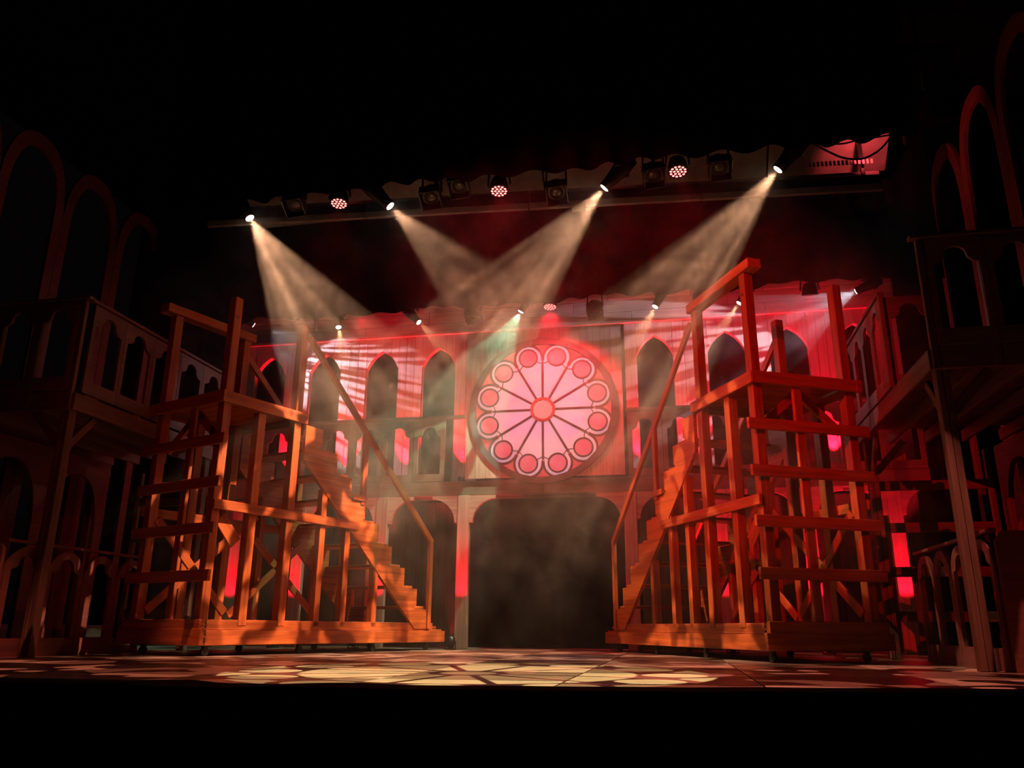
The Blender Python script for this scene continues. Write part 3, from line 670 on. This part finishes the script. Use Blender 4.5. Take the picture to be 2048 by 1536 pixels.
# beam frame and pale soffit boards behind the nearer bar
gt = empty('header_beam', (-1.6, 8.9, 5.5)); tag(gt, 'dark header beam with pale boards behind the nearer light bar', 'beam')
hy = lambda x: 8.95 + (x + 6.07) / 8.9 * .65
for k in range(4):
    a = -6.07 + k * 2.22; b = a + 2.21; zz = 5.60
    for nme, dy, dz, h_, m_ in (('lower_board', 0, 0, .09, PIPE), ('middle_board', .04, .13, .14, BLACKM), ('upper_board', .08, .24, .06, SOFFIT)):
        beam(nme, (a, hy(a) + dy, zz + dz), (b, hy(b) + dy, zz + dz), .05, h_, m_, gt, (0, 1, 0))
for x in (-5.8, -2.9, 0., 2.6): beam('hanger', (x, hy(x) + .05, 5.6), (x, hy(x) + .05, 8.02), .05, .05, BLACKM, gt)
pl = link('cream_card', box_mesh(.18, .01, .14, CREAM), None, None, M4.Translation(V((-.98, hy(-.98) - .03, 5.545)))); tag(pl, 'small cream card hanging from the header beam', 'card')
sf = empty('soffit', (-.8, 9.7, 6.4)); tag(sf, 'pale red lit soffit above the nearer light bar', 'soffit')
for k in range(6): beam('soffit_board', (-6.0 + k * 1.5, 9.75, 6.30), (-4.52 + k * 1.5, 9.75, 6.30), .04, .7, SOFFIT, sf, (0, .6, .8))
for x in (-5.5, -1.2, 3.2): beam('hanger', (x, 9.8, 6.3), (x, 9.8, 8.02), .04, .04, BLACKM, sf)
spot((2.6, 9.25, 6.0), (2.75, 9.75, 6.3), 34, (1, .07, .08), 120, .5, name='soffit_lamp', parent=sf)
spot((-.6, 9.1, 6.0), (-.5, 9.75, 6.3), 1.2, (1, .07, .08), 130, .5, name='soffit_lamp', parent=sf)
spot((-4.2, 8.9, 6.0), (-4.0, 9.75, 6.3), .8, (1, .07, .08), 130, .5, name='soffit_lamp', parent=sf)

# small control box with a blue display on the nearer bar, hook row on the header beam
cb = empty('control_box', at1(702, 352)); tag(cb, 'small black control box with a blue display on the nearer light bar', 'control box')
q = at1(702, 352); beam('case', (q.x - .07, E1Y, q.z + .02), (q.x + .07, E1Y, q.z + .02), .10, .12, BLACKM, cb); beam('display', (q.x - .016, E1Y - .053, q.z - .01), (q.x + .016, E1Y - .053, q.z - .01), .006, .02, LED_B, cb, (0, 1, 0), .001)
beam('clamp', (q.x, E1Y, q.z + .06), (q.x, E1Y, E1P + .40), .03, .03, BLACKM, cb)
for k in range(16):
    x = 1.95 + k * .05; beam('hook', (x, hy(x) - .04, 5.92), (x, hy(x) - .04, 5.99), .012, .03, PIPE, gt)
# farther bar
def at2(px, py): return hit(px, py, 1, E2Y)
bar = empty('light_bar', (-2, E2Y, E2P)); tag(bar, 'pipe bar carrying the farther row of stage lights', 'light bar')
cyl('pipe', (-7.5, E2Y, E2P - .16), (3.5, E2Y, E2P - .16), .025, PIPE, bar)
for k in range(6): cyl('drop_arm', (-7 + k * 2.0, E2Y, E2P - .16), (-7 + k * 2.0, E2Y, 8), .012, BLACKM, bar, seg=8)
g4 = 'moving heads on the farther light bar'
mh = lambda px, py, tgt, lm, lbl, pw, col, deg, gobo=None, fl=0., rot=0: moving_head((px, py), tgt, E2P - .16, lm, lbl, g4, pw, col, deg, gobo, fl, .8, rot, .02)
mh(507, 650, (-5.6, 13, 4.4), LENS_C, 'cool white lit head at the left end of the farther bar', 600, COOL, 60, gobo_bars(11, .12, 2.2), 0, 0)
mh(677, 655, (-4.2, 10.6, 2.0), LENS_W, 'warm lit head on the farther bar above the left tower handrail', 1100, WARM, 30, gobo_shards(4, .45, .52, 4.4), .2)
mh(838, 645, (-1.6, 11.0, 2.6), LENS_W, 'warm lit head on the farther bar left of the rose window', 1200, WARM, 26, gobo_bars(5, -.6, 6.1, .1), .15)
mh(1041, 624, (-4.0, 11.6, 1.9), LENS_G, 'green lit head on the farther bar just above the rose window', 1050, GREEN, 50, gobo_shards(4, .42, .52, 7.7), .12)
mh(1310, 614, (-1.7, 10.8, 1.8), LENS_W, 'warm lit head on the farther bar right of the rose window', 1250, WARM, 28, gobo_shards(4, .42, .52, 3.1), .2)
mh(1478, 607, (-1.2, 11.2, 1.6), LENS_W, 'warm lit head on the farther bar behind the right tower', 1100, (1, .75, .45), 26, gobo_shards(4, .42, .52, 9.9), .2)
mh(1712, 583, (.4, 13.0, 4.3), LENS_C, 'cool white lit head at the right end of the farther bar', 800, COOL, 55, gobo_bars(11, -.12, 5.2), .02)
g5 = 'unlit lanterns on the farther light bar'
fresnel(at2(947, 632), (0, -.3, -1), E2P - .16, 'unlit square lantern on the farther bar left above the rose window', g5)
fresnel(at2(1190, 622), (0, -.3, -1), E2P - .16, 'unlit square lantern on the farther bar right above the rose window', g5)
led_par(at2(1100, 614), (0, -.12, -1), E2P - .16, 'red diode par on the farther bar above the rose window', 'red diode pars on the farther light bar', 480, 110, (1, .03, .05), (-1.75, 12.19, 3.3))
led_par(at2(720, 632), (0, .3, -1), E2P - .16, 'added red wash par with a dark face on the farther bar above the left arches', 'added red wash pars on the farther light bar', 140, 90, RED, (-4.8, 13, 4.6), False)  # this par and the next two are added to redden the back wall
led_par(at2(1400, 600), (0, .3, -1), E2P - .16, 'added red wash par with a dark face on the farther bar above the right arches', 'added red wash pars on the farther light bar', 140, 90, RED, (.8, 13, 4.6), False)
led_par(at2(1620, 590), (0, .3, -1), E2P - .16, 'added red wash par with a dark face on the farther bar near its right end', 'added red wash pars on the farther light bar', 140, 90, RED, (2.4, 13, 4.6), False)

# uplights: red cans at the foot of posts and of the wall piers
def uplight(x, y, z_, target, power, deg, label, grp):
    root = empty('uplight_can', (x, y, z_)); tag(root, label, 'uplight', grp)
    d = (V(target) - V((x, y, z_ + .1))).normalized(); c = V((x, y, z_ + .10))
    lathe('can', [(.04, -.07), (.06, -.06), (.065, .06), (.06, .065)], c, d, BLACKM, root, 16)
    lathe('lens', [(.05, 0), (.03, .006)], c + d * .066, d, LED_R, root, 16)
    for s_ in (-1, 1): beam('bracket', (x + s_ * .075, y, z_), (x + s_ * .075, y, z_ + .12), .012, .03, BLACKM, root, (1, 0, 0))
    beam('foot_plate', (x - .08, y, z_ + .008), (x + .08, y, z_ + .008), .1, .012, BLACKM, root)
    spot(c + d * .085, target, power, RED, deg, .35, None, .025, 0, root, 'up_lamp')
names = ['far left', 'second from left', 'third from left', 'just left of the dark doorway', 'just right of the dark doorway', 'third from right', 'second from right', 'far right']
for nme, x, pw in zip(names, LOWX, (330, 330, 300, 300, 200, 300, 420, 420)):
    uplight({-.6: -.87, -4.53: -4.66}.get(x, x), GY - .58 if x != -.6 else GY - .03, 0, (x, GY - .08, 1.5), pw, 46, 'red floor uplight at the gallery post %s' % nme, 'red uplights at the gallery posts')
PIER = [-6.58, -5.50, -4.42, -3.40, -.44, .44, 1.52, 2.54]
names = ['farthest left', 'second from left', 'third from left', 'next to the left edge of the rose window', 'next to the right edge of the rose window', 'third from right', 'second from right', 'farthest right']
for nme, x, pw in zip(names, PIER, (700, 700, 700, 600, 700, 700, 800, 800)):
    uplight(x, WY - .20, GZ, (x, WY - .04, 4.3), pw, 50, 'red gallery uplight at the wall pier %s' % nme, 'red uplights on the gallery deck')

# small cable runs on the nearer bar
def cable(pts, r, label):
    cu = bpy.data.curves.new('cable', 'CURVE'); cu.dimensions = '3D'; cu.bevel_depth = r; cu.bevel_resolution = 1; cu.resolution_u = 6
    s_ = cu.splines.new('BEZIER'); s_.bezier_points.add(len(pts) - 1)
    for b, p_ in zip(s_.bezier_points, pts): b.co = p_; b.handle_left_type = b.handle_right_type = 'AUTO'
    o = bpy.data.objects.new('cable', cu); me = bpy.data.meshes.new_from_object(o); bpy.data.objects.remove(o); bpy.data.curves.remove(cu)
    me.materials.clear(); me.materials.append(RUBBER); tag(link('cable', me, None, BAR1), label)
cable([hit(a, b, 1, 8.6) for a, b in ((1585, 262), (1650, 300), (1700, 318), (1740, 312), (1800, 252))], .012, 'black cable sagging behind the right end of the nearer light bar')
cable([hit(a, b, 1, 8.6) for a, b in ((1620, 275), (1670, 288), (1720, 280), (1790, 268))], .010, 'thin black cable above the sagging cable at the right')

# ------------------------------------------------------------------ haze over the stage
hm = bpy.data.materials.new('stage_haze'); hm.use_nodes = True; nt = hm.node_tree; nt.nodes.clear()
out = nd(nt, 'ShaderNodeOutputMaterial'); vs = nd(nt, 'ShaderNodeVolumeScatter'); nt.links.new(vs.outputs[0], out.inputs['Volume'])
vs.inputs['Color'].default_value = (1, .90, .82, 1); vs.inputs['Anisotropy'].default_value = 0
g = nd(nt, 'ShaderNodeTexCoord'); n = nd(nt, 'ShaderNodeTexNoise'); nt.links.new(g.outputs['Object'], n.inputs[0])
n.inputs['Scale'].default_value = 1.7; n.inputs['Detail'].default_value = 4; n.inputs['Roughness'].default_value = .6; n.inputs['Distortion'].default_value = 1.4
zs_ = nd(nt, 'ShaderNodeSeparateXYZ'); nt.links.new(g.outputs['Object'], zs_.inputs[0])
lift = mth(nt, 'MULTIPLY_ADD', sstep(nt, zs_.outputs[2], -2.6, .3), .86, .14)      # the haze hangs high, thin over the floor
nt.links.new(mth(nt, 'MULTIPLY', mth(nt, 'MULTIPLY_ADD', sstep(nt, n.outputs[0], .44, .62), .125, .02), lift), vs.inputs['Density'])
HX0, HX1, HY0, HY1, HZ1 = -6.4, 2.9, 7.3, 12.1, 5.75
hz = link('haze', box_mesh(HX1 - HX0, HY1 - HY0, HZ1 - .02, hm, 0), None, None, M4.Translation(((HX0 + HX1) / 2, (HY0 + HY1) / 2, HZ1 / 2 + .01)))
tag(hz, 'thin drifting stage haze lit by the beams', 'haze', None, 'stuff')
